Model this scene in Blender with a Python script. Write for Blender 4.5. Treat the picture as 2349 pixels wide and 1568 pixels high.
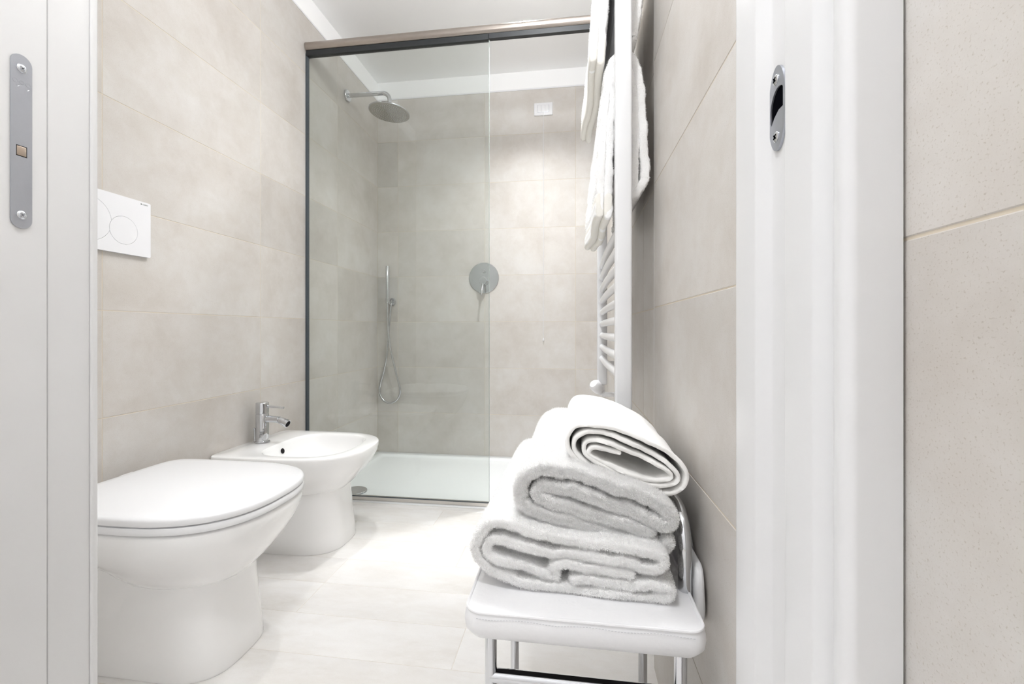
import bpy, bmesh, math, random
import numpy as np
from mathutils import Vector, Matrix

for o in list(bpy.data.objects):
    bpy.data.objects.remove(o, do_unlink=True)
S = bpy.context.scene
C = S.collection
PI = math.pi

# ------------------------------------------------------------------ camera
CAM_H = 0.825
cam_d = bpy.data.cameras.new('camera'); cam = bpy.data.objects.new('camera', cam_d); C.objects.link(cam)
cam.location = (0, 0, CAM_H)
cam.rotation_euler = (PI/2, 0, math.radians(7.773))
cam_d.sensor_width = 36.0
cam_d.lens = 1000.0/2349.0*36.0
cam_d.shift_y = -27.0/2349.0
cam_d.clip_start = 0.01
S.camera = cam

# ------------------------------------------------------------------ world, exposure
W = bpy.data.worlds.new('world'); S.world = W; W.use_nodes = True
W.node_tree.nodes['Background'].inputs[0].default_value = (1, 0.98, 0.95, 1)
W.node_tree.nodes['Background'].inputs[1].default_value = 0.25
S.view_settings.view_transform = 'Standard'; S.view_settings.look = 'None'
S.view_settings.gamma = 1.0; S.view_settings.use_curve_mapping = False
S.view_settings.exposure = 0.76
try:
    S.cycles.max_bounces = 12; S.cycles.diffuse_bounces = 8; S.cycles.glossy_bounces = 6
    S.cycles.transparent_max_bounces = 16; S.cycles.caustics_reflective = False
except Exception:
    pass
# unseen opal globes, one shaped to brighten the ceiling, one added as frontal fill: (x, y, radius, radiance, cord length, where); recessed downlights: (x, y, radius, watts, beam angle, where)
GLOBES = [(-0.10, 1.40, 0.060, 74.0, 0.09, 'hanging above the bathroom floor, shaped to brighten the ceiling'), (-0.30, 0.15, 0.070, 80.0, 0.33, 'added in the hallway as frontal fill')]
DOWNLIGHTS = [(-0.70, 1.62, 0.045, 1.6, 90, 'above the bidet'), (-0.24, 2.09, 0.024, 6.5, 110, 'in the shower')]
LAMP_COL = (0.965, 0.985, 1.0)

# ------------------------------------------------------------------ helpers
def node_mat(name):
    m = bpy.data.materials.new(name); m.use_nodes = True
    nt = m.node_tree; b = nt.nodes['Principled BSDF']
    return m, nt, b

def plain(name, col, rough=0.5, metal=0.0, noise=0.0, nscale=60.0, bump=0.0, coat=0.0, sheen=0.0):
    m, nt, b = node_mat(name)
    b.inputs['Base Color'].default_value = (*col, 1)
    b.inputs['Roughness'].default_value = rough
    b.inputs['Metallic'].default_value = metal
    if coat: b.inputs['Coat Weight'].default_value = coat; b.inputs['Coat Roughness'].default_value = 0.05
    if sheen: b.inputs['Sheen Weight'].default_value = sheen
    tc = nt.nodes.new('ShaderNodeTexCoord')
    nz = nt.nodes.new('ShaderNodeTexNoise'); nz.inputs['Scale'].default_value = nscale; nz.inputs['Detail'].default_value = 3
    nt.links.new(tc.outputs['Object'], nz.inputs['Vector'])
    if noise:
        mx = nt.nodes.new('ShaderNodeMix'); mx.data_type = 'RGBA'
        mx.inputs['A'].default_value = (*col, 1)
        mx.inputs['B'].default_value = (*[c*(1-noise) for c in col], 1)
        nt.links.new(nz.outputs['Fac'], mx.inputs['Factor'])
        nt.links.new(mx.outputs['Result'], b.inputs['Base Color'])
    if bump:
        bp = nt.nodes.new('ShaderNodeBump'); bp.inputs['Strength'].default_value = bump; bp.inputs['Distance'].default_value = 0.002
        nt.links.new(nz.outputs['Fac'], bp.inputs['Height'])
        nt.links.new(bp.outputs['Normal'], b.inputs['Normal'])
    return m

def tile_mat(name, lo, mid, hi, stretch=(1, 1, 1), rough=0.45, speck=0.22, var=0.10, scale=3.2):
    m, nt, b = node_mat(name); N = nt.nodes.new; L = nt.links.new
    tc = N('ShaderNodeTexCoord'); oi = N('ShaderNodeObjectInfo')
    mul = N('ShaderNodeMath'); mul.operation = 'MULTIPLY'; mul.inputs[1].default_value = 57.0
    L(oi.outputs['Random'], mul.inputs[0])
    add = N('ShaderNodeVectorMath'); add.operation = 'ADD'
    L(tc.outputs['Object'], add.inputs[0]); L(mul.outputs[0], add.inputs[1])
    mp = N('ShaderNodeMapping'); mp.inputs['Scale'].default_value = stretch
    L(add.outputs[0], mp.inputs['Vector'])
    n1 = N('ShaderNodeTexNoise'); n1.inputs['Scale'].default_value = scale; n1.inputs['Detail'].default_value = 9; n1.inputs['Roughness'].default_value = 0.70; n1.inputs['Distortion'].default_value = 0.15
    L(mp.outputs[0], n1.inputs['Vector'])
    r1 = N('ShaderNodeValToRGB'); cr = r1.color_ramp
    cr.elements[0].position = 0.30; cr.elements[0].color = (*lo, 1)
    cr.elements[1].position = 0.66; cr.elements[1].color = (*hi, 1)
    e = cr.elements.new(0.47); e.color = (*mid, 1)
    L(n1.outputs['Fac'], r1.inputs['Fac'])
    # fine grain and speckle
    n2 = N('ShaderNodeTexNoise'); n2.inputs['Scale'].default_value = 640; n2.inputs['Detail'].default_value = 4
    L(tc.outputs['Object'], n2.inputs['Vector'])
    r2 = N('ShaderNodeValToRGB'); r2.color_ramp.elements[0].position = 0.30; r2.color_ramp.elements[0].color = (1-speck*1.1, 1-speck*1.25, 1-speck*1.5, 1)
    r2.color_ramp.elements[1].position = 0.42; r2.color_ramp.elements[1].color = (1, 1, 1, 1)
    L(n2.outputs['Fac'], r2.inputs['Fac'])
    # whitish veils and scratches
    n3 = N('ShaderNodeTexNoise'); n3.inputs['Scale'].default_value = scale*2.4; n3.inputs['Detail'].default_value = 8; n3.inputs['Distortion'].default_value = 0.3; n3.inputs['Roughness'].default_value = 0.68
    L(mp.outputs[0], n3.inputs['Vector'])
    r3 = N('ShaderNodeValToRGB'); r3.color_ramp.elements[0].position = 0.42; r3.color_ramp.elements[0].color = (0.955, 0.945, 0.93, 1)
    r3.color_ramp.elements[1].position = 0.58; r3.color_ramp.elements[1].color = (1, 1, 1, 1)
    L(n3.outputs['Fac'], r3.inputs['Fac'])
    m1 = N('ShaderNodeMix'); m1.data_type = 'RGBA'; m1.blend_type = 'MULTIPLY'; m1.inputs['Factor'].default_value = 1
    L(r1.outputs[0], m1.inputs['A']); L(r2.outputs[0], m1.inputs['B'])
    m2 = N('ShaderNodeMix'); m2.data_type = 'RGBA'; m2.blend_type = 'MULTIPLY'; m2.inputs['Factor'].default_value = 1
    L(m1.outputs['Result'], m2.inputs['A']); L(r3.outputs[0], m2.inputs['B'])
    # per-tile brightness
    mr = N('ShaderNodeMapRange'); mr.inputs['To Min'].default_value = 1-var; mr.inputs['To Max'].default_value = 1.0
    L(oi.outputs['Random'], mr.inputs['Value'])
    m3 = N('ShaderNodeMix'); m3.data_type = 'RGBA'; m3.blend_type = 'MULTIPLY'; m3.inputs['Factor'].default_value = 1
    L(m2.outputs['Result'], m3.inputs['A']); L(mr.outputs[0], m3.inputs['B'])
    L(m3.outputs['Result'], b.inputs['Base Color'])
    bp = N('ShaderNodeBump'); bp.inputs['Strength'].default_value = 0.12; bp.inputs['Distance'].default_value = 0.001
    L(n2.outputs['Fac'], bp.inputs['Height']); L(bp.outputs['Normal'], b.inputs['Normal'])
    b.inputs['Roughness'].default_value = rough
    return m

def glass_mat(name, tint):
    m = bpy.data.materials.new(name); m.use_nodes = True; nt = m.node_tree
    for n in list(nt.nodes): nt.nodes.remove(n)
    N = nt.nodes.new; L = nt.links.new
    out = N('ShaderNodeOutputMaterial'); mix = N('ShaderNodeMixShader'); fr = N('ShaderNodeFresnel'); fr.inputs[0].default_value = 1.5
    tr = N('ShaderNodeBsdfTransparent'); tr.inputs[0].default_value = (*tint, 1)
    gl = N('ShaderNodeBsdfGlossy'); gl.inputs['Roughness'].default_value = 0.0; gl.inputs['Color'].default_value = (1, 1, 1, 1)
    ge = N('ShaderNodeNewGeometry'); mr = N('ShaderNodeMapRange'); mr.inputs['To Min'].default_value = 1.5; mr.inputs['To Max'].default_value = 1/1.5
    L(ge.outputs['Backfacing'], mr.inputs['Value']); L(mr.outputs[0], fr.inputs[0])  # plain 1.5 at both faces of the pane
    L(fr.outputs[0], mix.inputs[0]); L(tr.outputs[0], mix.inputs[1]); L(gl.outputs[0], mix.inputs[2]); L(mix.outputs[0], out.inputs[0])
    return m

M = {}
M['wall_tile'] = tile_mat('beige_cement_tile', (0.545, 0.508, 0.470), (0.610, 0.578, 0.545), (0.655, 0.635, 0.61), speck=0.20, var=0.10)
M['floor_tile'] = tile_mat('pale_plank_tile', (0.74, 0.715, 0.68), (0.83, 0.815, 0.80), (0.88, 0.872, 0.865), stretch=(0.4, 4.0, 1), rough=0.35, speck=0.08, var=0.05, scale=4.0)
M['grout'] = plain('cream_grout', (0.66, 0.585, 0.475), 0.9, noise=0.1)
M['floor_grout'] = plain('pale_grout', (0.76, 0.72, 0.66), 0.9, noise=0.1)
M['paint'] = plain('white_wall_paint', (0.945, 0.945, 0.95), 0.75, noise=0.02, nscale=8)
M['lacquer'] = plain('white_lacquer', (0.725, 0.725, 0.73), 0.32, noise=0.02, nscale=5)
M['ceramic'] = plain('white_glazed_ceramic', (0.90, 0.898, 0.895), 0.08, noise=0.01, nscale=4, coat=0.4)
M['lid'] = plain('white_seat_plastic', (0.84, 0.845, 0.86), 0.22, noise=0.01, nscale=4)
M['tray'] = plain('white_acrylic_tray', (0.90, 0.92, 0.935), 0.14, noise=0.01, nscale=4)
M['plastic'] = plain('white_plastic', (0.80, 0.80, 0.82), 0.28, noise=0.01, nscale=6)
M['chrome'] = plain('polished_chrome', (0.64, 0.65, 0.67), 0.06, 1.0, noise=0.03, nscale=9)
M['satin'] = plain('brushed_nickel', (0.40, 0.355, 0.32), 0.30, 1.0, noise=0.08, nscale=40)
M['zinc'] = plain('zinc_plate', (0.50, 0.52, 0.57), 0.34, 0.85, noise=0.08, nscale=90)
M['screw'] = plain('bright_screw', (0.72, 0.75, 0.80), 0.2, 1.0, noise=0.05)
M['brass'] = plain('nickel_latch', (0.55, 0.46, 0.38), 0.3, 1.0, noise=0.1)
M['black'] = plain('black_gasket', (0.012, 0.014, 0.016), 0.45, noise=0.2)
M['seal'] = plain('grey_seal', (0.055, 0.07, 0.085), 0.4, noise=0.1)
M['dark'] = plain('painted_recess_shade', (0.004, 0.004, 0.006), 0.8, noise=0.1)  # near-black colour stands in for shade inside slots and screw crosses
M['gap'] = plain('gap_shade_and_dark_parts', (0.03, 0.028, 0.03), 0.9, noise=0.1)  # near-black: painted shade in casing gap and overflow; also aerator and seat base
M['enamel'] = plain('white_radiator_enamel', (0.80, 0.805, 0.82), 0.25, noise=0.01, nscale=6)
M['vinyl'] = plain('white_faux_leather', (0.83, 0.83, 0.845), 0.38, noise=0.03, nscale=220, bump=0.12)
M['thread'] = plain('grey_stitching', (0.62, 0.62, 0.65), 0.8, noise=0.1)
M['terry'] = plain('white_terry', (0.945, 0.942, 0.938), 0.95, noise=0.04, nscale=420, bump=0.5, sheen=0.25)
M['waffle'] = plain('white_flat_weave', (0.93, 0.922, 0.905), 0.9, noise=0.05, nscale=350, bump=0.35, sheen=0.2)
M['hem'] = plain('cream_hem', (0.86, 0.84, 0.79), 0.85, noise=0.06, nscale=260, bump=0.3)
M['print'] = plain('grey_print', (0.10, 0.12, 0.11), 0.6, noise=0.05)
def pile_mat(name, col):
    m = bpy.data.materials.new(name); m.use_nodes = True; nt = m.node_tree
    for n in list(nt.nodes): nt.nodes.remove(n)
    N = nt.nodes.new; L = nt.links.new
    out = N('ShaderNodeOutputMaterial'); mix = N('ShaderNodeMixShader'); mix.inputs[0].default_value = 0.5
    d = N('ShaderNodeBsdfDiffuse'); d.inputs[0].default_value = (*col, 1); t = N('ShaderNodeBsdfTranslucent'); t.inputs[0].default_value = (*col, 1)
    L(d.outputs[0], mix.inputs[1]); L(t.outputs[0], mix.inputs[2]); L(mix.outputs[0], out.inputs[0])
    return m
M['pile'] = pile_mat('white_terry_loops', (0.97, 0.968, 0.965))
M['steel'] = plain('satin_steel_strip', (0.66, 0.64, 0.61), 0.3, 1.0, noise=0.05)
for k in ('dark', 'gap'): M[k].node_tree.nodes['Principled BSDF'].inputs['Specular IOR Level'].default_value = 0.0
M['glass'] = glass_mat('clear_green_glass', (0.90, 0.917, 0.906))
M['edge'] = plain('polished_glass_edge', (0.34, 0.41, 0.385), 0.15, noise=0.1)
M['nozzle'] = plain('pale_silicone_nozzle', (0.62, 0.62, 0.60), 0.5, noise=0.05)
M['headface'] = plain('dark_chrome_face', (0.50, 0.49, 0.46), 0.22, 1.0, noise=0.05)

def link(o, parent=None):
    C.objects.link(o)
    if parent is not None:
        o.parent = parent
        pm = Matrix.Identity(4); q = parent
        while q is not None:
            pm = Matrix.Translation(q.location) @ pm if q.parent is None else pm
            q = q.parent
        root = parent
        while root.parent is not None: root = root.parent
        # all meshes are written in world coordinates; only roots carry a location
        o.matrix_parent_inverse = Matrix.Translation(-root.location) if root is parent else Matrix.Identity(4)
    return o

def mesh(name, verts, faces, mat, parent=None, smooth=True, angle=38):
    me = bpy.data.meshes.new(name); me.from_pydata([tuple(v) for v in verts], [], faces); me.update()
    return fin(name, me, mat, parent, smooth, angle)

def fin(name, me, mat, parent=None, smooth=True, angle=38):
    bm = bmesh.new(); bm.from_mesh(me); bmesh.ops.recalc_face_normals(bm, faces=bm.faces); bm.to_mesh(me); bm.free()
    me.materials.append(M[mat] if isinstance(mat, str) else mat)
    if smooth:
        me.polygons.foreach_set('use_smooth', [True]*len(me.polygons))
        try: me.set_sharp_from_angle(angle=math.radians(angle))
        except Exception: pass
    o = bpy.data.objects.new(name, me)
    return link(o, parent)

class B:
    """collects shapes into one mesh"""
    def __init__(s): s.v = []; s.f = []
    def add(s, v, f):
        k = len(s.v); s.v += [tuple(p) for p in v]; s.f += [tuple(i+k for i in q) for q in f]; return s
    def box(s, x0, x1, y0, y1, z0, z1):
        v = [(x, y, z) for x in (x0, x1) for y in (y0, y1) for z in (z0, z1)]
        return s.add(v, [(0, 1, 3, 2), (4, 6, 7, 5), (0, 4, 5, 1), (2, 3, 7, 6), (0, 2, 6, 4), (1, 5, 7, 3)])
    def rbox(s, x0, x1, y0, y1, z0, z1, r, seg=3):
        bm = bmesh.new(); bmesh.ops.create_cube(bm, size=1)
        for v in bm.verts: v.co = Vector(((x0+x1)/2+v.co.x*(x1-x0), (y0+y1)/2+v.co.y*(y1-y0), (z0+z1)/2+v.co.z*(z1-z0)))
        bmesh.ops.bevel(bm, geom=bm.edges[:], offset=r, segments=seg, profile=0.5, affect='EDGES')
        bm.verts.index_update()
        s.add([v.co[:] for v in bm.verts], [[v.index for v in f.verts] for f in bm.faces]); bm.free(); return s
    def tube(s, pts, r, n=14, cap=True):
        pts = [Vector(p) for p in pts]; rs = r if hasattr(r, '__len__') else [r]*len(pts)
        t0 = (pts[1]-pts[0]).normalized(); up = Vector((0, 0, 1)) if abs(t0.z) < 0.9 else Vector((0, 1, 0))
        a = t0.cross(up).normalized(); vs = []; fs = []
        for i, p in enumerate(pts):
            t = (pts[min(i+1, len(pts)-1)]-pts[max(i-1, 0)]).normalized()
            a = (a-t*a.dot(t)).normalized(); b = t.cross(a)
            for k in range(n):
                w = 2*PI*k/n; vs.append(p+(a*math.cos(w)+b*math.sin(w))*rs[i])
        for i in range(len(pts)-1):
            for k in range(n):
                k2 = (k+1) % n; fs.append((i*n+k, i*n+k2, (i+1)*n+k2, (i+1)*n+k))
        if cap: fs.append(tuple(range(n))[::-1]); fs.append(tuple((len(pts)-1)*n+k for k in range(n)))
        return s.add(vs, fs)
    def lathe(s, prof, origin, axis=(0, 0, 1), n=32, cap=True):
        ax = Vector(axis).normalized(); up = Vector((0, 0, 1)) if abs(ax.z) < 0.9 else Vector((1, 0, 0))
        a = ax.cross(up).normalized(); b = ax.cross(a); o = Vector(origin); vs = []; fs = []
        for (r, h) in prof:
            for k in range(n):
                w = 2*PI*k/n; vs.append(o+ax*h+(a*math.cos(w)+b*math.sin(w))*r)
        for i in range(len(prof)-1):
            for k in range(n):
                k2 = (k+1) % n; fs.append((i*n+k, i*n+k2, (i+1)*n+k2, (i+1)*n+k))
        if cap: fs.append(tuple(range(n))); fs.append(tuple((len(prof)-1)*n+k for k in range(n)))
        return s.add(vs, fs)
    def loft(s, rings, cap0=True, cap1=True):
        n = len(rings[0]); vs = []; fs = []
        for r in rings: vs += [tuple(p) for p in r]
        for i in range(len(rings)-1):
            for k in range(n):
                k2 = (k+1) % n; fs.append((i*n+k, i*n+k2, (i+1)*n+k2, (i+1)*n+k))
        if cap0: fs.append(tuple(range(n)))
        if cap1: fs.append(tuple((len(rings)-1)*n+k for k in range(n)))
        return s.add(vs, fs)
    def prism(s, poly, z0, z1):
        n = len(poly); v = [(x, y, z0) for x, y in poly]+[(x, y, z1) for x, y in poly]
        return s.add(v, [(i, (i+1) % n, n+(i+1) % n, n+i) for i in range(n)]+[tuple(range(n)), tuple(range(n, 2*n))])
    def obj(s, name, mat, parent=None, smooth=True, angle=38): return mesh(name, s.v, s.f, mat, parent, smooth, angle)

def tag(o, label, cat, group=None):
    o['label'] = label; o['category'] = cat
    if group: o['group'] = group
    return o
def thing(name, label, cat, loc, group=None):
    o = bpy.data.objects.new(name, None); o.empty_display_size = 0.05; o.location = loc; C.objects.link(o)
    return tag(o, label, cat, group)
def struct(o, label=None, cat=None):
    o['kind'] = 'structure'
    if label: o['label'] = label
    if cat: o['category'] = cat
    return o

def plate_with_holes(name, outer, holes, to3, thick, mat, parent):
    """flat plate: 2D loops mapped by to3(a,b,depth); real holes"""
    bm = bmesh.new(); es = []
    for lp in [outer]+holes:
        vs = [bm.verts.new((a, b, 0)) for a, b in lp]
        for i in range(len(vs)): es.append(bm.edges.new((vs[i], vs[(i+1) % len(vs)])))
    bmesh.ops.triangle_fill(bm, use_beauty=True, edges=es)
    r = bmesh.ops.extrude_face_region(bm, geom=bm.faces[:])
    for g in r['geom']:
        if isinstance(g, bmesh.types.BMVert): g.co.z = thick
    for v in bm.verts: v.co = Vector(to3(v.co.x, v.co.y, v.co.z))
    bmesh.ops.recalc_face_normals(bm, faces=bm.faces)
    me = bpy.data.meshes.new(name); bm.to_mesh(me); bm.free()
    return fin(name, me, mat, parent, True, 30)

# ------------------------------------------------------------------ tiles
_tile_cache = {}
def tile_mesh(du, dv, th, mat):
    key = (round(du, 4), round(dv, 4), th, mat)
    if key in _tile_cache: return _tile_cache[key]
    c = 0.0007; a, b = du/2, dv/2; v = []
    for (x, z) in ((-a, -b), (a, -b), (a, b), (-a, b)): v.append((x, -th, z))
    for (x, z) in ((-a, -b), (a, -b), (a, b), (-a, b)): v.append((x, -c, z))
    for (x, z) in ((-a+c, -b+c), (a-c, -b+c), (a-c, b-c), (-a+c, b-c)): v.append((x, 0, z))
    f = [(8, 9, 10, 11)]
    for k in (0, 4):
        for i in range(4): j = (i+1) % 4; f.append((k+i, k+j, k+4+j, k+4+i))
    me = bpy.data.meshes.new('tile'); me.from_pydata(v, [], f); me.update()
    bm = bmesh.new(); bm.from_mesh(me); bmesh.ops.recalc_face_normals(bm, faces=bm.faces); bm.to_mesh(me); bm.free()
    me.materials.append(M[mat]); _tile_cache[key] = me
    return me
def tiles(parent, plane, n, v, ucuts, vcuts, mat='wall_tile', gap=0.002, th=0.006, name='tile', pos=None):
    """plane: function (u,v)->world; ucuts may be a function of row index"""
    nn = Vector(n); vv = Vector(v); uu = nn.cross(vv)
    R = Matrix((uu, nn, vv)).transposed().to_4x4(); k = 0
    for j in range(len(vcuts)-1):
        uc = ucuts(j) if callable(ucuts) else ucuts
        for i in range(len(uc)-1):
            du = uc[i+1]-uc[i]-gap; dv = vcuts[j+1]-vcuts[j]-gap
            if du < 0.004 or dv < 0.004: continue
            o = bpy.data.objects.new(name, tile_mesh(du, dv, th, mat))
            p = Vector(plane((uc[i]+uc[i+1])/2, (vcuts[j]+vcuts[j+1])/2))
            o.matrix_world = Matrix.Translation(p) @ R
            C.objects.link(o); o.parent = parent; k += 1
    return k

XL, XR, XR2 = -1.29, 0.20, 0.208
YB, YG, YD0, YD1 = 2.777, 1.985, 0.294, 0.466
ZC, ZT = 2.48, 2.362
ROWS = [0.0, 0.28, 0.58, 0.88, 1.18, 1.48, 1.78, 2.08, ZT]
G = 0.0007  # grout is set back behind the tile face

# ------------------------------------------------------------------ room shell
fl = struct(B().box(-1.75, 0.36, -1.4, 2.95, -0.12, -G).obj('floor', 'floor_grout', smooth=False), 'pale plank-tiled bathroom floor', 'floor')
frows = [0.43-0.15*k for k in range(9, -1, -1)]+[0.58, 0.73, 0.88, 1.03, 1.18, 1.33, 1.48, 1.63, 1.78, 1.935, 1.972]
def fcuts(j):
    off = (0.0, 0.40, 0.78, 0.22, 0.6)[j % 5]
    c = [-1.70]; x = -1.70-0.9+off
    while x < 0.34:
        if x > -1.64: c.append(x)
        x += 0.9
    c = [q for q in c if q < 0.27]+[0.34]
    return c
def fcuts_room(j):
    y = frows[j]
    c = fcuts(j)
    if y >= 0.45:
        c = [max(q, XL) for q in c]; c = [min(q, XR2) for q in c]
        c = sorted(set(c))
        # the joints one can see
        if abs(y-1.03) < 0.01: c = [XL, -0.29, XR2]
        if abs(y-1.18) < 0.01: c = [XL, -0.80, XR2]
    else:
        c = sorted(set(min(q, XR) for q in c))
    return c
tiles(fl, lambda u, v: (u, v, 0), (0, 0, 1), (0, 1, 0), fcuts_room, frows, 'floor_tile', gap=0.0016, name='floor_plank')

ce = struct(B().box(-1.75, 0.36, -1.4, 2.95, ZC, ZC+0.1).obj('ceiling', 'paint', smooth=False), 'plain white ceiling', 'ceiling')

wl = struct(B().box(XL-0.15, XL-G, 0.42, 2.95, 0, ZC).obj('wall_left', 'grout', smooth=False), 'left wall of large beige cement-look tiles', 'wall')
tiles(wl, lambda u, v: (XL, u, v), (1, 0, 0), (0, 0, 1), [0.475, 1.045, 1.667, 2.275, YB], ROWS)
B().box(XL-0.01, XL-0.0003, 0.475, YB, ZT+0.006, ZC).obj('painted_band', 'paint', wl, False)
B().box(XL-0.01, XL+0.0015, 0.475, YB-0.003, ZT-0.001, ZT+0.008).obj('top_profile', 'plastic', wl, False)

wb = struct(B().box(-1.44, 0.36, YB+G, 2.95, 0, ZC).obj('wall_back', 'grout', smooth=False), 'shower back wall of large beige cement-look tiles', 'wall')
tiles(wb, lambda u, v: (u, YB, v), (0, -1, 0), (0, 0, 1), [XL, -1.146, -0.557, 0.025, XR2], ROWS)
B().box(XL, XR2, YB+0.0003, YB+0.01, ZT+0.006, ZC).obj('painted_band', 'paint', wb, False)
B().box(XL+0.002, XR2, YB-0.0025, YB+0.01, ZT-0.001, ZT+0.008).obj('top_profile', 'plastic', wb, False)

wr = struct(B().box(XR+G, 0.36, -1.4, 1.105, 0, ZC).box(XR2+G, 0.36, 1.105, 2.95, 0, ZC).obj('wall_right', 'grout', smooth=False), 'right wall of large beige cement-look tiles', 'wall')
tiles(wr, lambda u, v: (XR, u, v), (-1, 0, 0), (0, 0, 1), [-1.30, -0.68, -0.06, 0.43, 1.103], ROWS)
tiles(wr, lambda u, v: (XR2, u, v), (-1, 0, 0), (0, 0, 1), [1.105, 1.31, 1.93, 2.55, YB], ROWS)
B().box(XR+0.0002, XR2+0.002, 1.103, 1.1058, 0, ZT).obj('edge_profile', 'plastic', wr, False)
B().box(XR+0.0003, XR+0.01, -1.27, 1.104, ZT+0.002, ZC).box(XR2+0.0003, XR2+0.01, 1.105, YB, ZT+0.002, ZC).obj('painted_band', 'paint', wr, False)

# wall with the sliding-door opening: two skins around the door pocket, lintel above
wf = struct(B().box(-1.44, -0.600, 0.300, 0.364, 0, ZC).box(-1.44, -0.600, 0.4225, 0.458, 0, ZC).box(-0.600, XR, 0.300, 0.458, 2.10, ZC).obj('wall_front', 'paint', smooth=False), 'white wall holding the sliding door pocket', 'wall')
# hallway on the camera's side
struct(B().box(-1.62, -1.50, -1.4, 0.30, 0, ZC).obj('wall_hall_left', 'paint', smooth=False), 'plain white hallway wall', 'wall')
struct(B().box(-1.62, 0.36, -1.4, -1.28, 0, ZC).obj('wall_hall_back', 'paint', smooth=False), 'plain white hallway end wall', 'wall')

# ------------------------------------------------------------------ unseen globe lamps, then ceiling downlights
for k, (x, y, r, rad_, cl, where) in enumerate(GLOBES):
    t = thing('unseen_globe_lamp', 'unseen opal globe lamp '+where, 'lamp', (x, y, ZC), 'unseen globe lamps')
    B().lathe([(.045, -.0005), (.045, -.014), (.040, -.018), (.010, -.022), (.008, -.030)], (x, y, ZC), n=32).obj('base', 'plastic', t)
    if cl: B().tube([(x, y, ZC-.028), (x, y, ZC-.028-cl)], .003, 8).obj('cord', 'plastic', t)
    m, nt, b = node_mat('opal_lit_glass'); b.inputs['Base Color'].default_value = (0.9, 0.9, 0.9, 1)
    b.inputs['Emission Color'].default_value = (*LAMP_COL, 1); b.inputs['Emission Strength'].default_value = rad_
    B().lathe([(max(.0008, r*math.sin(a)), -.026-cl-r+r*math.cos(a)) for a in [PI*i/20 for i in range(21)]], (x, y, ZC), n=32).obj('globe', m, t)
for (x, y, r, w, spr, where) in DOWNLIGHTS:
    t = thing('recessed_downlight', 'small white recessed ceiling downlight '+where, 'lamp', (x, y, ZC), 'recessed downlights')
    B().lathe([(r+0.002, -0.0005), (r+0.010, -0.0005), (r+0.010, -0.004), (r+0.006, -0.006), (r+0.002, -0.005)], (x, y, ZC), n=32, cap=False).obj('bezel', 'plastic', t)
    ld = bpy.data.lights.new('downlight', 'AREA'); ld.shape = 'DISK'; ld.size = 2*r; ld.energy = w; ld.spread = math.radians(spr); ld.color = LAMP_COL
    lo = bpy.data.objects.new('lamp_light', ld); C.objects.link(lo); lo.parent = t; lo.location = (0, 0, -0.008)

# ------------------------------------------------------------------ sliding door, left
def arc(cx, cy, rx, ry, a0, a1, n):
    return [(cx+rx*math.cos(math.radians(a0+(a1-a0)*i/n)), cy+ry*math.sin(math.radians(a0+(a1-a0)*i/n))) for i in range(n+1)]
XJ = -0.584
door = struct(B().rbox(-1.40, XJ, 0.3715, 0.4150, 0.012, 2.09, 0.0012, 2).obj('door_1', 'lacquer'), 'white sliding door edge with a zinc lock plate', 'door')
def to_door(a, b, dpt): return (XJ+0.0002+dpt, a, b)
yc = 0.391; hw = 0.0092
outer = [(yc+hw, 0.943)]+[(yc+hw, 1.110)]+arc(yc, 1.1100, hw, 0.0092, 0, 180, 12)[1:-1]+[(yc-hw, 1.110), (yc-hw, 0.943)]+arc(yc, 0.943, hw, 0.0092, 180, 360, 12)[1:-1]
fp = plate_with_holes('lock_faceplate', outer, [[(yc-0.0047, 1.0105), (yc+0.0047, 1.0105), (yc+0.0047, 1.022), (yc-0.0047, 1.022)]], to_door, 0.0012, 'zinc', door)
fp['label'] = 'zinc lock faceplate with two screws'
B().rbox(XJ, XJ+0.0016, yc-0.0042, yc+0.0042, 1.0112, 1.0213, 0.0006, 2).obj('latch', 'brass', fp)
B().box(XJ+0.0001, XJ+0.0003, yc-0.0047, yc+0.0047, 1.0105, 1.022).obj('latch_slot_shade', 'dark', fp, False)  # flat dark sheet paints the shade inside the latch hole
def screw(parent, p, axis, r, name='screw', mat='screw'):
    ax = Vector(axis)
    h = B().lathe([(r, 0), (r, 0.0006), (r*0.86, 0.0012), (r*0.5, 0.0016), (0.0001, 0.0017)], p, axis, 20).obj(name, mat, parent)
    a = ax.cross(Vector((0, 0, 1))).normalized(); b = Vector((0, 0, 1)); q = Vector(p)+ax*0.0017; bb = B()
    for (e, g) in (((a+b).normalized(), (a-b).normalized()), ((a-b).normalized(), (a+b).normalized())):
        vs = []
        for h_ in (0, 0.00015):
            for (s1, s2) in ((-1, -1), (1, -1), (1, 1), (-1, 1)): vs.append(q+e*s1*r*0.55+g*s2*r*0.14+ax*h_)
        bb.add(vs, [(0, 1, 2, 3), (4, 5, 6, 7), (0, 1, 5, 4), (1, 2, 6, 5), (2, 3, 7, 6), (3, 0, 4, 7)])
    bb.obj('recess_shade_cross', 'zinc' if mat == 'screw' else 'dark', h, False)  # raised cross in a darker colour, painted shade of the screw recess
screw(fp, (XJ+0.0012, yc, 1.1045), (1, 0, 0), 0.0045); screw(fp, (XJ+0.0012, yc, 0.9480), (1, 0, 0), 0.0045)
em = B()
for k in range(3):
    em.tube([(XJ+0.0014, yc+(k-1)*0.0055+0.0022*math.cos(w), 1.0895-0.0*k+0.0019*math.sin(w)) for w in [2*PI*i/16 for i in range(17)]], 0.00022, 5, False)
for (dy, dz) in ((-0.0035, 1.0845), (0.005, 1.0838)):
    em.tube([(XJ+0.0014, yc+dy-0.0016, dz+0.001), (XJ+0.0014, yc+dy, dz-0.0006), (XJ+0.0014, yc+dy+0.0016, dz+0.001)], 0.0002, 5)
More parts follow.
